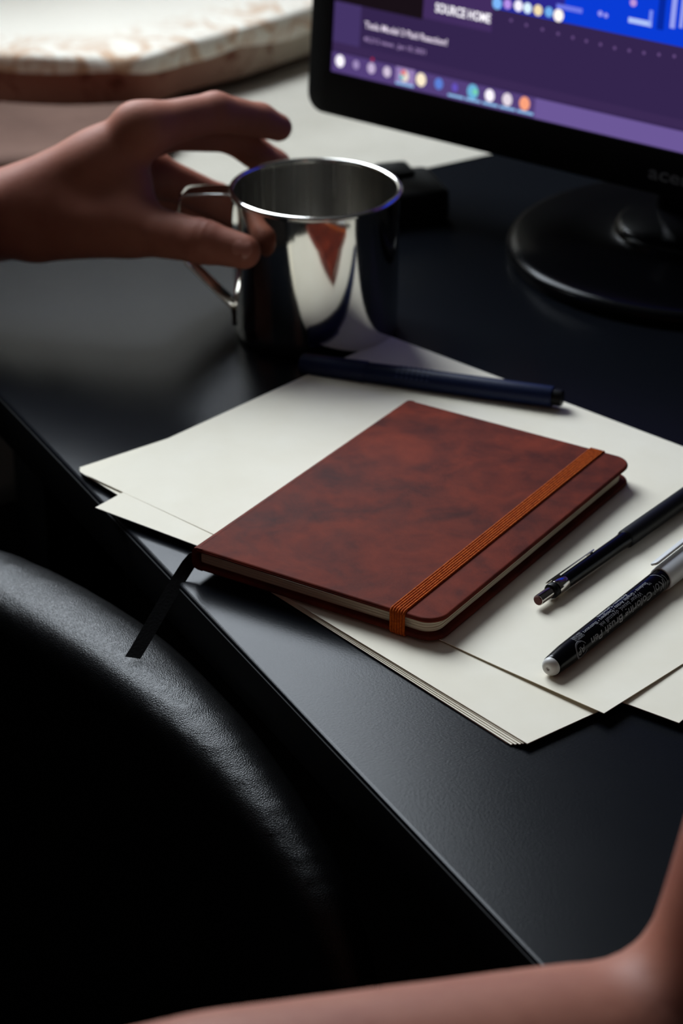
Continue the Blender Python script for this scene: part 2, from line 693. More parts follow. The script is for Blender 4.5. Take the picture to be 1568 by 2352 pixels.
def thicken(V, F, t):
    """two-sided cloth: offset along vertex normals and close the border"""
    me = bpy.data.meshes.new("tmp")
    me.from_pydata([tuple(v) for v in V], [], F)
    me.update()
    nor = [tuple(v.normal) for v in me.vertices]
    bpy.data.meshes.remove(me)
    n = len(V)
    V2 = list(V) + [tuple(V[i][k] - nor[i][k] * t for k in range(3)) for i in range(n)]
    F2 = list(F) + [tuple(i + n for i in reversed(f)) for f in F]
    cnt = {}
    for f in F:
        for a, b in zip(f, f[1:] + f[:1]):
            cnt[(a, b)] = 1
    for (a, b) in list(cnt):
        if (b, a) not in cnt:
            F2.append((b, a, a + n, b + n))
    return V2, F2


def bench_cloth(u, v):
    y = -80 + 950 * v
    # down the wall side, over the top, down the desk side
    path = [(-992, -60), (-990, -42), (-982, -36), (-860, -36), (-720, -36), (-560, -36), (-428, -37), (-419, -46), (-418, -90), (-418, -170)]
    s = u * (len(path) - 1)
    i = min(int(s), len(path) - 2)
    f = s - i
    x = path[i][0] * (1 - f) + path[i + 1][0] * f
    z = path[i][1] * (1 - f) + path[i + 1][1] * f
    if 2 <= s <= 6.2:
        z += 2.2 * math.sin(y * 0.021 + x * 0.013) + 1.6 * math.sin(x * 0.05 - y * 0.011)
    return (x, y, z)


mesh("cloth_cover", *thicken(*drape(54, 80, bench_cloth), 1.2), MAT["pale_cloth"], bench, sharp=180)


# ---- the low chest below the window and the embroidered cloth on it
EDGE = [(-880, -40), (-799, 80), (-746, 153), (-711, 201), (-684, 237), (-664, 270), (-661, 284), (-665, 298), (-675, 319), (-686, 370), (-705, 424), (-729, 511), (-760, 640)]
chest = thing("low_chest", (-820, 300, -36), "low brown-to-taupe floral box under the white embroidered cloth", "box")
mesh("body", *slab(EDGE + [(-985, 640), (-985, -40)], -32, 2.5, 2.0, 3), MAT["lower_curtain"], chest, sharp=60)

_pts = []
for (a, b) in zip(EDGE, EDGE[1:]):
    n_ = max(2, int(math.hypot(b[0] - a[0], b[1] - a[1]) / 6))
    _pts += [(a[0] + (b[0] - a[0]) * k / n_, a[1] + (b[1] - a[1]) * k / n_) for k in range(n_)]
_pts.append(EDGE[-1])
CV, CF = [], []
for k, p in enumerate(_pts):
    a, b = _pts[max(k - 3, 0)], _pts[min(k + 3, len(_pts) - 1)]
    t = Vector((b[0] - a[0], b[1] - a[1])).normalized()
    o_ = Vector((t.y, -t.x))
    w_ = 1.2 * math.sin(k * 0.55) + 0.8 * math.sin(k * 0.21 + 1)
    drop = 7.0 + 4.5 * abs(math.sin(k * 0.21)) + 3.0 * math.sin(k * 0.09)
    prof = [(-300, 3.6), (-20, 3.8 + 0.6 * math.sin(k * 0.3)), (-12, 3.7 + 0.4 * math.sin(k * 0.4 + 1)), (-5, 3.8), (0.5, 3.7), (2.6, 2.4), (3.4 + 0.4 * w_, 0.0), (3.8 + 0.8 * w_, -drop * 0.5), (4.0 + w_, -drop)]
    for d, z in prof:
        q = Vector(p) + o_ * d
        CV.append((q.x if d > -299 else -984, q.y if d > -299 else p[1], z))
m_ = 9
for k in range(len(_pts) - 1):
    for q in range(m_ - 1):
        CF.append((k * m_ + q, k * m_ + q + 1, (k + 1) * m_ + q + 1, (k + 1) * m_ + q))
ec = mesh("embroidered_cloth", *thicken(CV, CF, 0.6), MAT["curtain"], base=(-780, 300, 3), sharp=180)
hem_at = ec.data.attributes.new("hem", 'FLOAT', 'POINT')
hem_at.data.foreach_set("value", ([-4.0, 0.7, 0.85, 0.95, 1.0, 1.0, 1.0, 1.0, 1.0] * len(_pts)) * 2)
tag(ec, "white cloth with tan floral embroidery along its hem, brightly lit at upper left", "cloth")


def throw(u, v):
    """lies on the bench in front of the box"""
    e0_, e1_ = Vector((-735, 120)), Vector((-640, 292))
    p = e0_ + (e1_ - e0_) * v + Vector((0.876, -0.482)) * (6 + 104 * u) + Vector((0, 6 * math.sin(u * 5)))
    z = -26 + 2.0 * math.sin(v * 7 + u * 2) + 1.5 * math.sin(u * 6)
    e = min(u, 1 - u, v, 1 - v)
    z += -5 * math.exp(-e * 40)
    return (p.x, p.y, z)


V_, F_ = drape(30, 40, throw)
tag(mesh("folded_cloth", *thicken(V_, [tuple(reversed(f)) for f in F_], 5), MAT["brown_cloth"], base=(-660, 180, -33), sharp=180),
    "brown folded cloth lying on the pale bench behind the wrist", "cloth")

# ================================================================== MONITOR
A = math.radians(24.776)
E1 = Vector((math.cos(A), math.sin(A), 0))
NF = Vector((math.sin(A), -math.cos(A), 0))
TL = math.radians(5)
UP = (Vector((0, 0, math.cos(TL))) - NF * math.sin(TL)).normalized()
NN = E1.cross(UP).normalized()
L0 = Vector((-391.36, 262.65, 50.0))
MW, MH, SX0, SX1, SY0, SY1 = 472.0, 288.0, 15.5, 456.5, 25.0, 272.0
mon = thing("computer_monitor", (-202, 405, 0), "black desktop monitor showing a purple screen on a round black stand", "monitor")


def mon_pts(v):
    return frame_pts(v, L0, E1, UP, NN)


# bezel: a ring with rounded outer corners
outer = rounded_rect(0, MW, 0, MH, 11, 8)


def ring_mesh(outer, x0, x1, y0, y1, zf, zb, ch):
    m = len(outer)
    cx, cy = (x0 + x1) / 2, (y0 + y1) / 2
    def inner(p):
        return (min(max(p[0], x0), x1), min(max(p[1], y0), y1))
    ins = [(p[0] + (cx - p[0]) * ch / 200, p[1] + (cy - p[1]) * ch / 120) for p in outer]
    V = [(p[0], p[1], zb) for p in outer] + [(p[0], p[1], zf - ch) for p in outer] + [(p[0], p[1], zf) for p in ins]
    V += [(*inner(p), zf) for p in outer] + [(*inner(p), zf - 4) for p in outer]
    F = []
    for k in range(4):
        for i in range(m):
            j = (i + 1) % m
            F.append((k * m + i, k * m + j, (k + 1) * m + j, (k + 1) * m + i))
    return V, F


bz = ring_mesh(outer, SX0, SX1, SY0, SY1, 0, -34, 2.0)
mesh("bezel", mon_pts(bz[0]), bz[1], MAT["monitor_plastic"], mon, sharp=40)
bk = slab(rounded_rect(4, MW - 4, 4, MH - 4, 14, 6), -46, -20, 10, 4)
mesh("back_housing", mon_pts(bk[0]), bk[1], MAT["monitor_plastic"], mon)
scr_bg = mat_glow("screen_purple", (52, 37, 77), 1.0)
sc_ob = mesh("screen", mon_pts(box(SX0 - 1, SX1 + 1, SY0 - 1, SY1 + 1, -7, -2.4)[0]), box(0, 1, 0, 1, 0, 1)[1], scr_bg, mon, smooth=False)
GLOW = {}


def glow(c, s=1.0):
    if (c, s) not in GLOW:
        GLOW[(c, s)] = mat_glow("screen_light_%d_%d_%d" % c, c, s)
    return GLOW[(c, s)]


def pix(name, x0, x1, y0, y1, c, z=-2.3, s=1.0):
    v = box(x0, x1, y0, y1, z - 0.05, z)
    return mesh(name, mon_pts(v[0]), v[1], glow(c, s), sc_ob, smooth=False)


def disc(name, x, y, r, c, z=-2.2, s=1.0, sq=1.0):
    v = [(x + r * math.cos(a) , y + r * sq * math.sin(a), z) for a in [2 * math.pi * i / 20 for i in range(20)]]
    v += [(p[0], p[1], z - 0.05) for p in v]
    f = [tuple(range(20)), tuple(reversed(range(20, 40)))] + [(i, 20 + i, 20 + (i + 1) % 20, (i + 1) % 20) for i in range(20)]
    return mesh(name, mon_pts(v), f, glow(c, s), sc_ob, smooth=False)


def label_on_screen(name, body, x, y, size, c, width, bold=0.0, s=1.0):
    V, F = text_mesh(body, size, bold=bold)
    xs = [p[0] for p in V]
    k = width / (max(xs) - min(xs))
    V = [(x + (p[0] - min(xs)) * k, y + p[1], -2.15) for p in V]
    return mesh(name, mon_pts(V), F, glow(c, s), sc_ob, smooth=False)


pix("video_block", SX0, 75.5, 65.0, SY1, (24, 16, 22), -2.32)
pix("page_panel", 75.5, 120.5, 66.0, SY1, (66, 45, 94), -2.33)
pix("lower_strip", SX0, SX1, 37.5, 42, (58, 41, 82), -2.35)
pix("side_strip", SX0, 34, 42, 65, (68, 52, 102), -2.34)
pix("task_bar", SX0, SX1, SY0 - 0.2, 36.2, (84, 64, 122), -2.33)
pix("task_bar_light", 152, SX1, SY0 - 0.1, 36.0, (108, 88, 152), -2.31)
pix("blue_picture", 120.5, 330, 79.4, 165, (10, 60, 214), -2.32)
pix("picture_shadow", 121, 165, 80, 96, (44, 40, 140), -2.30)
pix("light_streak", 228.5, 231.5, 88, 150, (150, 160, 240), -2.28)
pix("light_streak", 234, 236, 89, 150, (150, 160, 240), -2.28)
pix("picture_stripe", 221, 225, 86, 150, (6, 40, 160), -2.28)
pix("light_line", 204, 218, 86.4, 89.2, (176, 196, 250), -2.27)
pix("light_line", 216, 218, 87, 95, (120, 140, 240), -2.27)
pix("light_line", 160, 176, 86.0, 88.6, (110, 120, 232), -2.27)
disc("light_dot", 206, 97, 2.0, (190, 150, 220))
disc("light_dot", 187, 88.0, 1.5, (150, 150, 240))
disc("light_dot", 190.5, 87.6, 1.3, (150, 150, 240))
label_on_screen("headline", "SOURCE HOME", 83.6, 70.8, 7.0, (250, 246, 252), 36, 0.12, 1.25)
label_on_screen("title_line", "Tesla Model 3 Paid Reaction!", 37.2, 53.6, 5.2, (236, 222, 240), 55.6, 0.05, 1.15)
label_on_screen("views_line", "40,212 views . Jan 10, 2021", 37.0, 46.2, 3.6, (168, 142, 190), 42, 0.03)
ICON = [(21.3, 3.0, (246, 240, 250), 1.2), (32.6, 2.2, (160, 140, 188), 1), (43.2, 2.7, (196, 178, 212), 1), (54.0, 2.6, (212, 196, 220), 1),
        (65.9, 2.9, (226, 214, 200), 1.1), (77.1, 3.3, (242, 226, 196), 1.15), (89.1, 2.8, (92, 128, 214), 1), (99.8, 2.0, (100, 82, 190), 1),
        (111.6, 3.6, (104, 176, 214), 1.05), (122.7, 3.0, (244, 236, 248), 1.15), (134.1, 3.1, (226, 214, 226), 1.05), (145.3, 3.3, (242, 156, 120), 1.1)]
pix("task_highlight", 60, 72.6, 26.4, 36.1, (150, 126, 182), -2.29)
for x, r, c, s in ICON:
    disc("task_icon", x, 31.7, r, c, -2.2, s, 1.15)
disc("icon_spot", 65.2, 33.4, 1.6, (226, 110, 120), -2.15)
disc("icon_spot", 64.0, 30.6, 1.5, (120, 190, 200), -2.14)
disc("icon_spot", 113.2, 31.9, 1.7, (120, 214, 176), -2.15)
disc("icon_spot", 43.6, 36.8, 1.0, (170, 30, 60), -2.15)
for a, b in ((60.2, 72.4), (95.5, 105.9), (107, 117), (118.4, 128.4), (129.6, 139.6), (140.8, 151.2)):
    pix("task_underline", a, b, 26.3, 27.6, (142, 192, 236), -2.25)
for x, y, r, c in [(123.0, 82.2, 3.0, (120, 176, 240)), (129.6, 82.9, 2.4, (176, 140, 224)), (136.5, 83.2, 2.7, (240, 236, 250)), (142.3, 83.0, 2.6, (214, 236, 250)),
                   (148.9, 83.0, 2.7, (236, 216, 170)), (155.7, 83.3, 2.5, (110, 170, 230)), (161.8, 82.5, 3.1, (252, 244, 240))]:
    disc("page_icon", x, y, r, c, -2.2, 1.1, 1.1)
for x, y in [(132.6, 74.7), (142.4, 73.9), (152.6, 73.4), (162.5, 72.9), (171.7, 72.5), (180.1, 72.2), (188.8, 72.0), (197.5, 71.7), (206.3, 72), (215.1, 72.4), (224, 73.2), (233.0, 74.0)]:
    disc("page_mark", x, y, 0.9, (104, 78, 130), -2.2)
lg = text_mesh("acer", 11.5, extrude=0.15, bold=0.12, shear=0.0)
lx = [p[0] for p in lg[0]]
kx = 25.0 / (max(lx) - min(lx))
mesh("logo", mon_pts([(226.4 + (p[0] - min(lx)) * kx, 8.4 + p[1] * 0.88, 0.25 + p[2]) for p in lg[0]]), lg[1], MAT["logo"], mon, smooth=False)
# stand
BC = Vector((-202, 405, 0))
nk = slab(rounded_rect(-34, 34, -14, 14, 12, 6), 8, 130, 1.5, 3)
mesh("stand_neck", frame_pts(nk[0], BC + Vector((-6, 14, 0)), E1, -NF, (0, 0, 1)), nk[1], MAT["gloss_black"], mon)
bs = lathe([(0.0, 0.0), (101, 0.0), (104, 1.5), (104.5, 5.0), (103, 8.0), (99, 9.6), (70, 12.0), (50, 13.5), (46, 15.0), (45, 18), (42, 20), (0, 20.5)], 96)
mesh("stand_base", frame_pts(bs[0], BC, (1, 0, 0), (0, 1, 0), (0, 0, 1)), bs[1], MAT["gloss_black"], mon, sharp=50)

# ================================================================== BLACK ADAPTER BEHIND THE MUG
ad = thing("power_adapter", (-345, 285, 0), "small black plastic box lying behind the steel mug", "adapter")
ab = slab(rounded_rect(-24, 21, -62, 22, 5, 5), 0, 18, 3.0, 4)
adx = Vector((math.cos(math.radians(-12)), math.sin(math.radians(-12)), 0))
ady = Vector((-adx.y, adx.x, 0))
mesh("case", frame_pts(ab[0], (-336, 296, 0), adx, ady, (0, 0, 1)), ab[1], MAT["black_plastic"], ad)
ap = slab(rounded_rect(-12, 9, -10, 10, 4, 4), 17.8, 20.5, 1.2, 3)
mesh("cap", frame_pts(ap[0], (-352, 300, 0), adx, ady, (0, 0, 1)), ap[1], MAT["black_plastic"], ad)

# ================================================================== MUG
MC = Vector((-211.93, 174.19, 0))
RH = Vector((0.47716, 0.87882, 0))          # to the viewer's right
BH = Vector((-0.87882, 0.47716, 0))         # away from the viewer
mug = thing("steel_mug", tuple(MC), "polished stainless steel mug with a strap handle beside the reaching hand", "mug")
mp = lambda v: frame_pts(v, MC, RH, BH, (0, 0, 1))
body_out = lathe([(0, 1.2), (34, 1.2), (35.5, 0.2), (39.0, 0.0), (40.8, 1.2), (41.5, 3.5), (41.7, 10), (42.2, 60), (42.4, 74.5), (42.2, 76.0)], 128, cap=False)
mesh("body", mp(body_out[0]), body_out[1], MAT["steel"], mug, sharp=50)
body_in = lathe([(41.6, 76.0), (41.6, 74.5), (41.3, 40), (40.9, 8), (39.5, 4.0), (36, 2.4), (0, 2.2)], 128, cap=False)
mesh("inside", mp(body_in[0]), body_in[1], MAT["steel_in"], mug, sharp=50)
rim = lathe([(42.2 + 1.45 * math.cos(a), 76.3 + 1.45 * math.sin(a)) for a in [2 * math.pi * i / 16 for i in range(16)]], 128, close=True)
mesh("rim", mp(rim[0]), rim[1], MAT["steel"], mug)
# strap handle in the plane l = -r
hp = []
ctrl = [(42.0, 75.2), (47, 75.6), (60, 75.5), (65.5, 74.7), (68.0, 71.5), (68.3, 62), (67.8, 46), (66.3, 40.5), (63.0, 36.5), (48, 20.5), (43.6, 16.0), (42.2, 12.5), (42.0, 5.0)]
for i in range(len(ctrl) - 1):
    p0, p1, p2, p3 = ctrl[max(i - 1, 0)], ctrl[i], ctrl[i + 1], ctrl[min(i + 2, len(ctrl) - 1)]
    for k in range(5):
        t = k / 5
        hp.append(tuple(0.5 * (2 * p1[q] + (p2[q] - p0[q]) * t + (2 * p0[q] - 5 * p1[q] + 4 * p2[q] - p3[q]) * t * t + (3 * p1[q] - p0[q] - 3 * p2[q] + p3[q]) * t ** 3) for q in (0, 1)))
hp.append(ctrl[-1])
sec = rounded_rect(-0.75, 0.75, -7.0, 7.0, 0.7, 3)
HV, HF = [], []
for i, p in enumerate(hp):
    a, b = hp[max(i - 1, 0)], hp[min(i + 1, len(hp) - 1)]
    tx, tz = b[0] - a[0], b[1] - a[1]
    ln = math.hypot(tx, tz)
    nx, nz = tz / ln, -tx / ln
    for s in sec:
        HV.append((-(p[0] + nx * s[0]), s[1], p[1] + nz * s[0]))
m_ = len(sec)
for i in range(len(hp) - 1):
    for k in range(m_):
        j = (k + 1) % m_
        HF.append((i * m_ + k, i * m_ + j, (i + 1) * m_ + j, (i + 1) * m_ + k))
HF += [tuple(range(m_)), tuple(reversed([(len(hp) - 1) * m_ + k for k in range(m_)]))]
mesh("handle", mp(HV), HF, MAT["steel"], mug, sharp=50)

# ================================================================== PAPER SHEETS
def sheet(corners, z, label, group=None, lift=None):
    """corners FL, FR, BR, BL on the desk (mm); lift(u, v) adds curl"""
    nx, ny = 28, 20
    fl_, fr_, br_, bl_ = [Vector(c) for c in corners]
    V = []
    for dz in (0.0, 0.32):
        for j in range(ny + 1):
            for i in range(nx + 1):
                u, v = i / nx, j / ny
                p = (fl_ * (1 - u) + fr_ * u) * (1 - v) + (bl_ * (1 - u) + br_ * u) * v
                V.append((p.x, p.y, z + dz + (lift(u, v) if lift else 0.0)))
    n = (nx + 1) * (ny + 1)
    F = []
    for j in range(ny):
        for i in range(nx):
            a = j * (nx + 1) + i
            q = (a, a + 1, a + nx + 2, a + nx + 1)
            F.append(tuple(reversed(q)))
            F.append(tuple(x + n for x in q))
    bd = [i for i in range(nx + 1)] + [j * (nx + 1) + nx for j in range(1, ny + 1)] + [ny * (nx + 1) + i for i in range(nx - 1, -1, -1)] + [j * (nx + 1) for j in range(ny - 1, 0, -1)]
    for a, b in zip(bd, bd[1:] + bd[:1]):
        F.append((a, b, b + n, a + n))
    o = mesh("paper_sheet", V, F, MAT["paper"], base=(corners[0][0], corners[0][1], z), sharp=50)
    return tag(o, label, "paper", group)


def rect(flx, fly, ang, w=297.0, d=210.0, skew=0.0):
    a = math.radians(ang)
    b = math.radians(ang + 90 - skew)
    f0 = (flx, fly)
    f1 = (flx + w * math.cos(a), fly + w * math.sin(a))
    k = (d * math.cos(b), d * math.sin(b))
    return [f0, f1, (f1[0] + k[0], f1[1] + k[1]), (f0[0] + k[0], f0[1] + k[1])]


LOW = "cream paper sheet in the lower pile, its edge peeking out under the others"
for i, (x, y, a) in enumerate([(-123.5, 4.0, 9.6), (-121.0, 2.8, 9.9), (-119.5, 2.4, 10.2), (-118.0, 2.0, 10.5), (-117.0, 1.5, 10.8)]):
    sheet(rect(x, y, a), 0.1 + 0.42 * i, LOW if i else "bottom cream paper sheet of the pile, lying on the black desk itself", "lower sheets of the paper pile" if i else None)
sheet(rect(-115.0, 0.8, 11.1, skew=1.0), 2.2, "cream paper sheet under the notebook, its front right corner nearest the viewer", lift=lambda u, v: 0.25 * (1 - v))
sheet(rect(-77.5, -8.0, 24.8), 2.75, "cream paper sheet turned most, with its left corner jutting over the desk edge",
      lift=lambda u, v: 0.8 * max(0, 0.35 - u) * max(0, 0.4 - v) * 10 * 0.6)
sheet(rect(-108.5, 1.5, 18.0, 298, skew=-1.5), 3.35, "topmost cream paper sheet lying directly under notebook, pencil and brush pen",
      lift=lambda u, v: 4.0 * max(0, u - 0.75) * max(0, v - 0.7) * 8 + 1.2 * max(0, u - 0.8) * max(0, 0.3 - v) * 16)
PZ = 3.7      # top of the pile

# ================================================================== NOTEBOOK
NA = Vector((-6.4, 5.5, PZ))
na = math.radians(29.0)
NU = Vector((math.cos(na), math.sin(na), 0))
NV = Vector((-math.sin(na), math.cos(na), 0))
NWD, NHT, NTH = 120.4, 174.3, 10.6
nb = thing("notebook", tuple(NA + NU * 60 + NV * 87), "closed reddish-brown leather notebook with an orange elastic band on the papers", "notebook")
np_ = lambda v: frame_pts(v, NA, NU, NV, (0, 0, 1))
cov = rounded_rect(2.0, NWD, 0, NHT, (1.0, 9, 9, 1.0), 10)
fc = slab(cov, NTH - 2.3, NTH, 1.15, 5)
mesh("front_cover", np_(fc[0]), fc[1], MAT["notebook"], nb, sharp=180)
bc = slab(cov, 0, 2.3, 1.15, 5)
mesh("back_cover", np_(bc[0]), bc[1], MAT["notebook"], nb, sharp=180)
# spine: a soft band bent round the left side
sp_out = [(5.0, NTH), (2.6, NTH - 0.02), (1.0, NTH - 0.5), (0.1, NTH - 1.6), (-0.3, NTH - 3.2), (-0.4, NTH / 2), (-0.3, 3.2), (0.1, 1.6), (1.0, 0.5), (2.6, 0.02), (5.0, 0.0)]
sp_in = [(5.0, 2.2), (3.2, 2.2), (2.0, 2.9), (1.6, 4.2), (1.5, NTH / 2), (1.6, NTH - 4.2), (2.0, NTH - 2.9), (3.2, NTH - 2.2), (5.0, NTH - 2.2)]
loop = sp_out + sp_in
SV = [(p[0], v, p[1]) for v in (0.3, 1.0, NHT - 1.0, NHT - 0.3) for p in loop]
k_ = len(loop)
SF = [(r * k_ + i, (r + 1) * k_ + i, (r + 1) * k_ + (i + 1) % k_, r * k_ + (i + 1) % k_) for r in range(3) for i in range(k_)]
so, si = list(range(len(sp_out))), list(range(len(sp_out), k_))
for r, rev in ((0, False), (3, True)):
    inner = list(reversed(si))
    for i in range(len(sp_out) - 1):
        a = inner[min(i, len(inner) - 1)]
        b = inner[min(i + 1, len(inner) - 1)]
        q = [r * k_ + so[i], r * k_ + so[i + 1], r * k_ + b] + ([r * k_ + a] if a != b else [])
        SF.append(tuple(reversed(q)) if rev else tuple(q))
mesh("spine", np_(SV), SF, MAT["notebook"], nb, sharp=60)
pg = slab(rounded_rect(2.2, NWD - 3.4, 3.2, NHT - 3.2, (0.5, 7, 7, 0.5), 8), 2.25, NTH - 2.25, 0.3, 2)
pgo = mesh("page_block", np_(pg[0]), pg[1], MAT["pages"], nb, sharp=50)
for i in range(5):          # gatherings standing slightly proud, so the block reads as leaves
    zz = 2.6 + i * 1.18
    gs = slab(rounded_rect(2.4, NWD - 3.2 + 0.12 * (i % 2), 3.05 - 0.1 * (i % 2), NHT - 3.1, (0.5, 7, 7, 0.5), 8), zz, zz + 0.72, 0.25, 2)
    mesh("gathering", np_(gs[0]), gs[1], MAT["pages"], pgo, sharp=50)
# elastic band: a ribbed loop round covers
e0, e1 = 98.2, 105.4
bandpath = []
g_ = 0.35
rr = 1.5
for (cv, cz, a0) in ((0, NTH, 180), (NHT, NTH, 90), (NHT, 0, 0), (0, 0, -90)):
    for i in range(6):
        a = math.radians(a0 - 90 * i / 5)
        sv = 1 if cv == 0 else -1
        sz = 1 if cz == 0 else -1
        bandpath.append((cv + sv * rr + (rr + g_) * math.cos(a), cz + sz * rr + (rr + g_) * math.sin(a), math.cos(a), math.sin(a)))
ribs = 6
NS = ribs * 6
BV, BF = [], []
for (v, z, nv, nz) in bandpath:
    for k in range(NS + 1):
        t = k / NS
        h = 0.55 * abs(math.sin(math.pi * ribs * t)) ** 0.6
        BV.append((e0 + (e1 - e0) * t, v + nv * h, z + nz * h))
    for k in range(NS, -1, -1):
        t = k / NS
        BV.append((e0 + (e1 - e0) * t, v - nv * 0.25, z - nz * 0.25))
r_ = 2 * (NS + 1)
for i in range(len(bandpath)):
    i2 = (i + 1) % len(bandpath)
    for k in range(r_):
        j = (k + 1) % r_
        BF.append((i * r_ + k, i * r_ + j, i2 * r_ + j, i2 * r_ + k))
mesh("elastic_band", np_(BV), BF, MAT["band"], nb, sharp=60)
# ribbon bookmark, hanging over the desk edge onto the chair
rp = [(6, 24, 10.5), (-3, 15, 10.2), (-9.0, 9.2, 8.6), (-9.0, 5.6, 5.4), (-4.6, -2.4, 0.4), (1.2, -11.6, -5.4), (7.2, -21.0, -11.4), (12.4, -29.2, -16.6), (14.6, -32.6, -18.4)]
RV, RF = [], []
wd = Vector((0.45, 0.85, -0.18)).normalized()
for i, p in enumerate(rp):
    P = Vector(p)
    t = (Vector(rp[min(i + 1, len(rp) - 1)]) - Vector(rp[max(i - 1, 0)])).normalized()
    n_ = t.cross(wd).normalized() * 0.18
    w_ = (3.2 if i else 2.6)
    for q in (P - wd * w_ - n_, P + wd * w_ - n_, P + wd * w_ + n_, P - wd * w_ + n_):
        RV.append(tuple(q))
for i in range(len(rp) - 1):
    for k in range(4):
        j = (k + 1) % 4
        RF.append((i * 4 + k, i * 4 + j, (i + 1) * 4 + j, (i + 1) * 4 + k))
RF += [(3, 2, 1, 0), tuple(len(rp) * 4 - 4 + k for k in range(4))]
tag(mesh("bookmark_ribbon", RV, RF, MAT["ribbon"], nb, sharp=50), "black ribbon bookmark")


# ================================================================== PENS
def axis_frame(p0, p1, roll_ref):
    """ez along the pen, ex the side facing roll_ref"""
    ez = (Vector(p1) - Vector(p0)).normalized()
    r = Vector(roll_ref)
    ex = (r - ez * r.dot(ez)).normalized()
    ey = ez.cross(ex).normalized()
    return Vector(p0), ex, ey, ez


def lathe_on(fr, prof, n=40):
    v, f = lathe(prof, n)
    return frame_pts(v, *fr), f


def wrap_text(fr, body, size, s_start, sdir, theta, radius, shear=0.0, bold=0.0, width=None, lift=0.07):
    """text running along the barrel; sdir +1/-1 along the axis; theta = middle of the line round the barrel (deg)"""
    V, F = text_mesh(body, size, shear=shear, bold=bold)
    if not V:
        return V, F
    me = bpy.data.meshes.new("tmp")
    me.from_pydata(V, [], F)
    bm = bmesh.new()
    bm.from_mesh(me)
    bpy.data.meshes.remove(me)
    yy = -size * 0.4
    while yy < size:                       # cut into narrow strips so the letters bend with the barrel
        bmesh.ops.bisect_plane(bm, geom=bm.verts[:] + bm.edges[:] + bm.faces[:], plane_co=(0, yy, 0), plane_no=(0, 1, 0))
        yy += 0.5
    bm.verts.index_update()
    V = [tuple(v.co) for v in bm.verts]
    F = [tuple(v.index for v in f.verts) for f in bm.faces]
    bm.free()
    x0 = min(p[0] for p in V)
    k = width / (max(p[0] for p in V) - x0) if width else 1.0
    out = []
    for p in V:
        s = s_start + sdir * (p[0] - x0) * k
        r = radius(s) + lift
        a = -math.radians(theta) - sdir * (p[1] - size * 0.33) / r
        out.append((r * math.cos(a), r * math.sin(a), s))
    return frame_pts(out, *fr), F


view = Vector((0.78, -0.42, 0.46))

# ---- blue felt pen across the back of the papers
B0, B1 = (-165.0, 141.1, 6.3), (-65.6, 229.1, 9.2)
fb = axis_frame(B0, B1, (0, 0, 1))
blp = thing("felt_pen", (-115, 185, PZ), "dark blue capped felt pen lying across the back of the papers by the mug", "pen")
mesh("cap", *lathe_on(fb, [(0, 0), (4.6, 0), (5.3, 0.8), (5.6, 4), (5.75, 34), (5.6, 34.6), (5.2, 34.8)]), MAT["navy"], blp)
mesh("barrel", *lathe_on(fb, [(5.1, 34.2), (5.35, 35), (5.4, 60), (5.3, 100), (5.15, 127.5), (4.8, 128.4), (0, 128.4)]), MAT["navy"], blp)
mesh("end_plug", *lathe_on(fb, [(4.0, 127.5), (4.1, 132.3), (3.8, 133), (0, 133)]), MAT["black_plastic"], blp)
cl = slab(rounded_rect(0.5, 33, -1.9, 1.9, 1.5, 4), 6.4, 7.6, 0.5, 3)
fo, fx, fy, fz = fb
th = math.radians(-128)
cx_, cy_ = fx * math.cos(th) + fy * math.sin(th), -fx * math.sin(th) + fy * math.cos(th)
clip_v = [tuple(fo + fz * p[0] + cy_ * p[1] + cx_ * p[2]) for p in cl[0]]
cl2 = box(0.5, 4.5, -1.6, 1.6, 5.0, 6.8)
clip2 = [tuple(fo + fz * p[0] + cy_ * p[1] + cx_ * p[2]) for p in cl2[0]]
mesh("clip", *join((clip_v, cl[1]), (clip2, cl2[1])), MAT["navy"], blp)
for i in range(7):            # raised grip dots, seven rings of eight
    GV, GF = [], []
    for j in range(10):
        s = 51 + i * 2.6
        a = math.radians(-150 + j * 24)
        c = (5.36 * math.cos(a), 5.36 * math.sin(a), s)
        d1 = (-math.sin(a), math.cos(a), 0)
        o_ = (math.cos(a), math.sin(a), 0)
        ring = []
        for q in range(6):
            g = q * math.pi / 3
            ring.append((c[0] + d1[0] * 0.55 * math.cos(g), c[1] + d1[1] * 0.55 * math.cos(g), s + 0.75 * math.sin(g)))
        topp = [(p[0] + o_[0] * 0.22, p[1] + o_[1] * 0.22, p[2]) for p in ring]
        b_ = len(GV)
        GV += ring + topp
        GF += [tuple(b_ + 6 + q for q in range(6))] + [(b_ + q, b_ + (q + 1) % 6, b_ + 6 + (q + 1) % 6, b_ + 6 + q) for q in range(6)]
    mesh("grip_dots", frame_pts(GV, *fb), GF, MAT["navy_dot"], blp, smooth=False)

# ---- mechanical pencil
C0, C1 = (92.6, 115.7, PZ + 3.9), (50.3, 211.3, PZ + 4.25)
fp = axis_frame(C0, C1, (0, 0, 1))
pc = thing("mechanical_pencil", (70, 165, PZ), "black mechanical pencil with chrome end lying between notebook and brush pen", "pencil")
mesh("eraser", *lathe_on(fp, [(0, -0.6), (1.7, -0.6), (2.05, -0.2), (2.1, 1.0)]), MAT["eraser"], pc)
mesh("push_button", *lathe_on(fp, [(2.0, 0.0), (2.28, 0.05), (2.32, 0.5), (2.32, 9.5), (2.0, 9.6)]), MAT["chrome"], pc)
mesh("collar", *lathe_on(fp, [(2.2, 9.0), (3.1, 9.2), (3.3, 9.8), (3.3, 11.4), (2.8, 11.9), (2.8, 12.6)]), MAT["black_plastic"], pc)
mesh("clip_ring", *lathe_on(fp, [(2.7, 12.2), (3.25, 12.3), (3.3, 12.6), (3.3, 19.0), (3.1, 19.3)]), MAT["chrome"], pc)
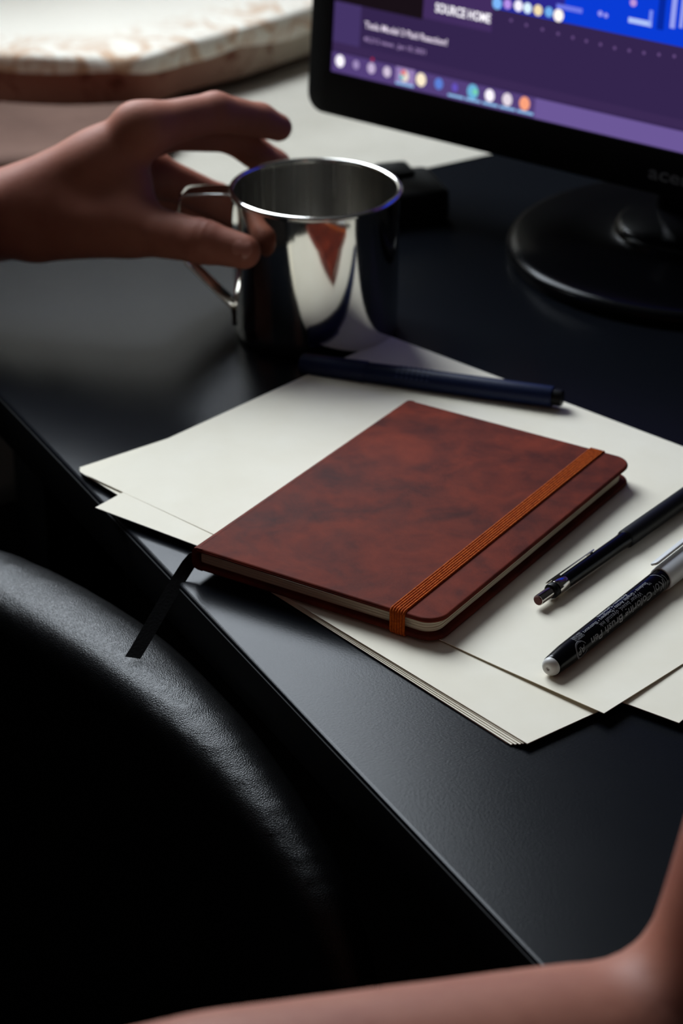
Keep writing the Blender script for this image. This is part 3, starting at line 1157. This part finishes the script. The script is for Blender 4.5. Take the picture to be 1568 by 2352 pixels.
mesh("barrel", *lathe_on(fp, [(2.9, 19.0), (3.15, 19.2), (3.25, 30), (3.4, 62), (3.6, 66), (3.6, 67)]), MAT["gloss_black"], pc)
mesh("grip", *lathe_on(fp, [(3.6, 66.5), (4.15, 67.2), (4.2, 70), (4.2, 124), (3.6, 127), (2.4, 134), (1.2, 139), (0.5, 145), (0, 145)]), MAT["black_plastic"], pc)
po, px_, py_, pz_ = fp
th = math.radians(-50)
cX = px_ * math.cos(th) + py_ * math.sin(th)
cY = -px_ * math.sin(th) + py_ * math.cos(th)
pcl = slab(rounded_rect(11.0, 46, -1.7, 1.7, 1.2, 4), 3.65, 4.2, 0.3, 2)
pc2 = box(12.4, 18.5, -1.6, 1.6, 3.0, 3.8)
pc3 = box(42, 44, -1.2, 1.2, 3.2, 3.8)
cv_ = lambda q: [tuple(po + pz_ * p[0] + cY * p[1] + cX * p[2]) for p in q]
mesh("clip", *join((cv_(pcl[0]), pcl[1]), (cv_(pc2[0]), pc2[1]), (cv_(pc3[0]), pc3[1])), MAT["chrome"], pc)

# ---- brush pen with printed barrel and white cap
D0, D1 = (141.6, 89.3, PZ + 4.55), (102.8, 170.0, PZ + 4.75)
fd = axis_frame(D0, D1, view)
bp = thing("brush_pen", (122, 130, PZ), "black printed brush pen with a white cap and pale grey end plug", "pen")
mesh("end_plug", *lathe_on(fd, [(0, 0.5), (0.7, 0.45), (0.78, 0.0), (1.0, -0.12), (1.8, -0.1), (2.5, 0.1), (3.1, 0.55), (3.55, 1.2), (3.8, 2.1), (3.88, 3.4), (3.7, 3.6)]), MAT["grey_white"], bp)


def brush_r(s):
    return 4.05 + 0.6 * min(1.0, max(0.0, (s - 3.0) / 10.0)) ** 0.8


mesh("barrel", *lathe_on(fd, [(3.8, 2.6), (4.05, 3.0)] + [(brush_r(s), s) for s in (4, 5, 6.5, 8, 10, 13, 40, 70, 87)] + [(4.65, 90)]), MAT["gloss_black"], bp)
mesh("cap", *lathe_on(fd, [(4.66, 88.6), (5.15, 88.7), (5.35, 89.4), (5.4, 92), (5.3, 138), (4.6, 140.5), (0, 141)]), MAT["white_cap"], bp)
bo, bx_, by_, bz_ = fd
th = math.radians(-76)
cX = bx_ * math.cos(th) + by_ * math.sin(th)
cY = -bx_ * math.sin(th) + by_ * math.cos(th)
bcl = slab(rounded_rect(88, 130, -2.0, 2.0, 1.2, 4), 6.6, 7.8, 0.5, 3)
bc2 = box(124, 129.5, -1.8, 1.8, 4.8, 7.0)
cv_ = lambda q: [tuple(bo + bz_ * p[0] + cY * p[1] + cX * p[2]) for p in q]
mesh("clip", *join((cv_(bcl[0]), bcl[1]), (cv_(bc2[0]), bc2[1])), MAT["white_cap"], bp)
T = []
T.append(wrap_text(fd, "Koi", 6.0, 84.0, -1, -18, brush_r, shear=0.25, bold=-0.02, width=8.5))
T.append(wrap_text(fd, "TM", 1.5, 77.0, -1, 26, brush_r))
T.append(wrap_text(fd, "Coloring Brush Pen", 4.2, 73.5, -1, -22, brush_r, shear=0.22, bold=0.08, width=48))
T.append(wrap_text(fd, "Water based, dyestuff ink", 2.7, 68.0, -1, 14, brush_r, width=33))
T.append(wrap_text(fd, "Students \u2022 Graphic Artists \u2022 Designers \u2022 Illustrators", 2.2, 75.5, -1, 40, brush_r, bold=0.02, width=50))
T.append(wrap_text(fd, "Architects \u2022 Cartoonists", 2.1, 62.5, -1, 63, brush_r, bold=0.02, width=23))
T.append(wrap_text(fd, "AP", 4.4, 20.6, -1, -24, brush_r, bold=0.03, width=5.2))
for q, (txt, th_) in enumerate((("CONFORMS TO", 30), ("ASTM D 4236", 43), ("NON TOXIC", 56))):
    T.append(wrap_text(fd, txt, 1.3, 24.5, -1, th_, brush_r, width=6.5))
mesh("barrel_print", *join(*T), MAT["print_grey"], bp, smooth=False)
# seal ring and the swash under the first word
def ring_on(name, cs, ct, ra, rb, a0, a1, n=28):
    SVv, SFf = [], []
    for i in range(n + 1):
        a = math.radians(a0 + (a1 - a0) * i / n)
        for rr_ in (ra, rb):
            s = cs + rr_ * math.cos(a)
            R = brush_r(s) + 0.06
            t = -math.radians(ct) - rr_ * math.sin(a) / R
            SVv.append((R * math.cos(t), R * math.sin(t), s))
    for i in range(n):
        SFf.append((2 * i, 2 * i + 1, 2 * i + 3, 2 * i + 2))
    mesh(name, frame_pts(SVv, *fd), SFf, MAT["print_grey"], bp, smooth=False)


ring_on("seal_ring", 18.2, -24, 3.6, 4.0, 20, 340)
ring_on("seal_ring", 18.2, -24, 3.2, 3.35, 60, 300)
ring_on("print_swash", 76.0, -16, 8.6, 8.9, -30, 50)
ring_on("print_swash", 79.0, -20, 7.3, 7.55, -40, 30)

# ================================================================== CHAIR
chair = thing("leather_chair", (0, -280, -740), "black leather chair whose padded rounded back touches the desk edge under the ribbon", "chair")
BACK = [(-330, -190, -96, 27), (-260, -132, -76, 27), (-180, -83, -60, 27), (-100, -50, -50, 27), (-20, -30, -44.5, 25), (50, -22, -41.5, 20), (95, -19, -45, 16.5), (130, -18, -52, 14), (158, -18, -64, 12.5), (176, -19, -84, 12)]
_dense = []
for _i in range(len(BACK) - 1):
    _p = [BACK[max(_i - 1, 0)], BACK[_i], BACK[_i + 1], BACK[min(_i + 2, len(BACK) - 1)]]
    for _k in range(4):
        _t = _k / 4
        _dense.append(tuple(0.5 * (2 * _p[1][q] + (_p[2][q] - _p[0][q]) * _t + (2 * _p[0][q] - 5 * _p[1][q] + 4 * _p[2][q] - _p[3][q]) * _t * _t
                                   + (3 * _p[1][q] - _p[0][q] - 3 * _p[2][q] + _p[3][q]) * _t ** 3) for q in range(4)))
BACK = _dense + [BACK[-1]]


def back_sdf(P):
    d = None
    for a, b in zip(BACK, BACK[1:]):
        a2, b2 = np.array(a[:2], np.float32), np.array(b[:2], np.float32)
        e = b2 - a2
        t = np.clip(((P[:, :2] - a2) @ e) / float(e @ e), 0, 1)
        r = np.linalg.norm(P[:, :2] - a2 - t[:, None] * e, axis=1)
        zc = a[2] + (b[2] - a[2]) * t
        zz = P[:, 2] + 0.22 * np.maximum(P[:, 1] - (a[1] + (b[1] - a[1]) * t), 0)
        q = (r ** 3.4 + np.maximum(zz - zc, 0) ** 3.4) ** (1 / 3.4) - (a[3] + (b[3] - a[3]) * t)
        d = q if d is None else np.minimum(d, q)
    return np.maximum(d, -430 - P[:, 2])


V_, F_ = surface_nets(back_sdf, (-375, -260, -450), (195, 10, -15), 4.0)
mesh("backrest", [tuple(v) for v in V_], [tuple(int(i) for i in f) for f in F_], MAT["leather"], chair, sharp=180)
st = slab(rounded_rect(-200, 190, -470, -100, 60, 8), -480, -420, 26, 5)
mesh("seat", *st, MAT["leather"], chair)
mesh("column", *lathe_on((Vector((0, -280, 0)), Vector((1, 0, 0)), Vector((0, 1, 0)), Vector((0, 0, 1))), [(26, -640), (26, -480), (18, -480), (18, -479)], 24), MAT["black_plastic"], chair)
for i in range(5):
    a = math.radians(72 * i + 18)
    c = Vector((0, -280, 0))
    e = c + Vector((math.cos(a), math.sin(a), 0)) * 270
    lg_ = mesh("base_leg", *tube([(c.x, c.y, -640), ((c.x + e.x) / 2, (c.y + e.y) / 2, -662), (e.x, e.y, -680)], [24, 19, 14], 10), MAT["black_plastic"], chair)
    cs = lathe([(0, -11), (24, -11), (27, -7), (27, 7), (24, 11), (0, 11)], 20)
    mesh("caster", frame_pts(cs[0], (e.x, e.y, -713), (0, 0, 1), (math.cos(a), math.sin(a), 0), (-math.sin(a), math.cos(a), 0)), cs[1], MAT["black_plastic"], lg_)
for x in (-120, 110):
    mesh("back_bracket", *tube([(x, -75, -400), (x, -95, -440), (x, -130, -470)], 12, 8), MAT["black_plastic"], chair)

# ================================================================== PERSON
def LB(p):
    """(to the right of the mug, behind it, height) -> desk mm"""
    q = MC + RH * p[0] + BH * p[1]
    return (q.x, q.y, p[2])


FINGERS = {
    "index": [(-86, 8, 105, 12.2), (-51, 34, 105, 10.0), (-29, 47.5, 96, 8.6), (-19.5, 52, 90.5, 7.2)],
    "middle": [(-82, 26, 99, 11.0), (-44, 52, 86.5, 9.0), (-22, 56, 68, 8.4), (-13, 51, 53, 7.2)],
    "ring": [(-86, 41, 71, 10.5), (-52, 61, 47, 9.0), (-36, 58, 38, 8.0), (-26, 45.5, 31, 7.0)],
    "pinky": [(-88, 52, 58, 9.6), (-62, 66, 40, 8.0), (-49, 62, 29, 7.2), (-38, 51, 23, 6.2)],
}
THUMB = [(-126, 2, 64, 16.5), (-88, -16, 61.5, 13.2), (-55, -32, 61.0, 10.6), (-35.0, -38.8, 58.5, 8.6)]


def hand_sdf(P):
    def chain(js, k=3.0):
        d = None
        for a, b in zip(js, js[1:]):
            c = cone(P, a[:3], b[:3], a[3], b[3])
            d = c if d is None else smin(d, c, k)
        return d
    wr = (-152, 12, 58)
    # forearm (slightly flattened by two strands)
    palm = cone(P, (-330, 30, 33), (-205, 20, 46), 31, 23.5)
    palm = smin(palm, cone(P, (-215, 17, 47), (-150, 11, 59), 23, 21), 10)
    palm = smin(palm, cone(P, (-210, 30, 40), (-146, 25, 51), 20, 18.5), 10)
    palm = smin(palm, cone(P, (-150, 8, 64), (-88, 9, 102), 19.5, 13.0), 10)
    palm = smin(palm, cone(P, (-150, 18, 60), (-84, 27, 97), 18, 12.0), 8)
    palm = smin(palm, cone(P, (-148, 26, 54), (-88, 41, 71), 17, 11.0), 8)
    palm = smin(palm, cone(P, (-146, 30, 48), (-90, 52, 58), 15, 10.2), 8)
    # thenar and the web towards the index
    palm = smin(palm, cone(P, (-138, 4, 56), (-100, -8, 62), 19, 15.5), 10)
    palm = smin(palm, cone(P, (-108, 4, 86), (-94, -2, 78), 15, 13.0), 12)
    palm = smin(palm, cone(P, (-118, 14, 66), (-100, 24, 70), 16, 13), 10)
    # tendon knuckle bump
    palm = smin(palm, cone(P, (-90, 7, 108), (-84, 9, 107.5), 10.0, 9.5), 6)
    out = palm
    for f in FINGERS.values():
        out = np.minimum(out, smin(palm, chain(f), 8.0))
    th = chain(THUMB, 4.0)
    # creases across the thumb joint
    ip, tp_ = np.array(THUMB[2][:3]), np.array(THUMB[3][:3])
    ax = (tp_ - ip) / np.linalg.norm(tp_ - ip)
    g = (P - ip) @ ax
    th = th + 0.55 * np.exp(-((g + 0.5) / 1.2) ** 2) + 0.35 * np.exp(-((g - 3.2) / 1.1) ** 2)
    out = np.minimum(out, smin(palm, th, 12.0))
    return out


hv, hf = surface_nets(hand_sdf, (-265, -62, 8), (0, 86, 124), 1.25)
hv = [LB(p) for p in hv]

R_EL, R_SH = (403, -12, 38), (371, -284, 57)
L_EL, L_SH = LB((-372, 30, 38)), (-60, -318, 88)
R_WR = (434, 40, 252)


def body_sdf(P):
    d = cone(P, LB((-262, 25, 40)), L_EL, 26.5, 37)
    d = smin(d, cone(P, L_EL, L_SH, 38, 50), 14)
    r = cone(P, R_EL, R_SH, 36, 50)
    r = smin(r, cone(P, (398, -68, 40), (385, -165, 46), 37.5, 43), 14)
    r = smin(r, cone(P, R_EL, (412, 6, 150), 37, 35), 16)
    r = smin(r, cone(P, (412, 6, 150), R_WR, 35, 24), 12)
    # the right hand, raised and loosely closed outside the picture
    W0 = np.array(R_WR, float)
    palm = cone(P, W0, W0 + np.array((-6, 8, 70)), 24, 26)
    for i in range(4):
        b0 = W0 + np.array((-22 + 12 * i, 20 - 8 * i, 82 - abs(i - 1.2) * 4))
        b1 = b0 + np.array((-16, -22, 22))
        b2 = b1 + np.array((-8, -22, -12))
        fg = smin(cone(P, b0, b1, 10, 9), cone(P, b1, b2, 9, 7.5), 4)
        palm = np.minimum(palm, smin(palm, fg, 6))
    tb = smin(cone(P, W0 + np.array((-20, -6, 22)), W0 + np.array((-36, -24, 50)), 13, 11), cone(P, W0 + np.array((-36, -24, 50)), W0 + np.array((-38, -40, 70)), 10.5, 8), 4)
    palm = np.minimum(palm, smin(palm, tb, 8))
    r = smin(r, palm, 14)
    t = cone(P, L_SH, R_SH, 58, 58)
    t = smin(t, cone(P, (90, -330, 0), (190, -320, -10), 98, 98), 50)
    t = smin(t, cone(P, (140, -340, -60), (140, -380, -290), 105, 110), 60)
    t = smin(t, cone(P, (140, -315, 90), (140, -300, 170), 52, 48), 40)
    return smin(smin(t, d, 25), r, 25)


bv, bf = surface_nets(body_sdf, (-480, -520, -330), (480, 110, 372), 5.0)
off = len(hv)
allv = hv + [tuple(v) for v in bv]
allf = [tuple(int(i) for i in f) for f in hf] + [tuple(int(i) + off for i in f) for f in bf]
person = mesh("person", allv, allf, MAT["skin"], base=(140, -380, -330), sharp=180)
tag(person, "person with bare arms reaching left hand to the mug, elbow at lower right", "person")


def shirt_sdf(P):
    t = cone(P, L_SH, tuple(np.array(R_SH) - 20), 64, 62)
    t = smin(t, cone(P, (90, -330, 0), (190, -320, -10), 106, 106), 50)
    t = smin(t, cone(P, (140, -340, -60), (140, -380, -290), 113, 120), 60)
    l = cone(P, L_SH, tuple(np.array(L_SH) + (np.array(L_EL) - np.array(L_SH)) * 0.42), 62, 55)
    r = cone(P, R_SH, tuple(np.array(R_SH) + (np.array(R_EL) - np.array(R_SH)) * 0.02), 60, 58)
    t = smin(smin(t, l, 20), r, 20)
    return np.maximum(t, -cone(P, (140, -310, 130), (140, -300, 190), 62, 66))


sv_, sf_ = surface_nets(shirt_sdf, (-300, -540, -430), (470, -150, 175), 8.0)
tag(mesh("shirt", [tuple(v) for v in sv_], [tuple(int(i) for i in f) for f in sf_], MAT["shirt"], person, sharp=180), "dark short-sleeved shirt")

# thumb nail, on the side of the tip that faces the viewer
NVv, NFf = [], []
tipc = Vector(THUMB[3][:3])
ax_ = (Vector(THUMB[3][:3]) - Vector(THUMB[2][:3])).normalized()
out_ = Vector((0.25, -0.80, 0.42))
out_ = (out_ - ax_ * out_.dot(ax_)).normalized()
sd_ = ax_.cross(out_).normalized()
for j in range(7):
    rho = j / 6
    for i in range(20):
        ph = 2 * math.pi * i / 20
        s = 1.4 + 4.9 * rho * math.cos(ph)
        a = math.radians(40 * rho * math.sin(ph))
        rr_ = 8.75 - 0.16 * s - 0.35 * rho ** 2 - max(0.0, s - 3.5) ** 2 * 0.14
        NVv.append(tuple(tipc + ax_ * s + (out_ * math.cos(a) + sd_ * math.sin(a)) * rr_))
for j in range(6):
    for i in range(20):
        k = (i + 1) % 20
        NFf.append((j * 20 + i, j * 20 + k, (j + 1) * 20 + k, (j + 1) * 20 + i))
NVv, NFf = thicken(NVv, NFf, 0.6)
tag(mesh("thumb_nail", [LB(p) for p in NVv], NFf, MAT["nail"], person, sharp=60), "thumb nail")
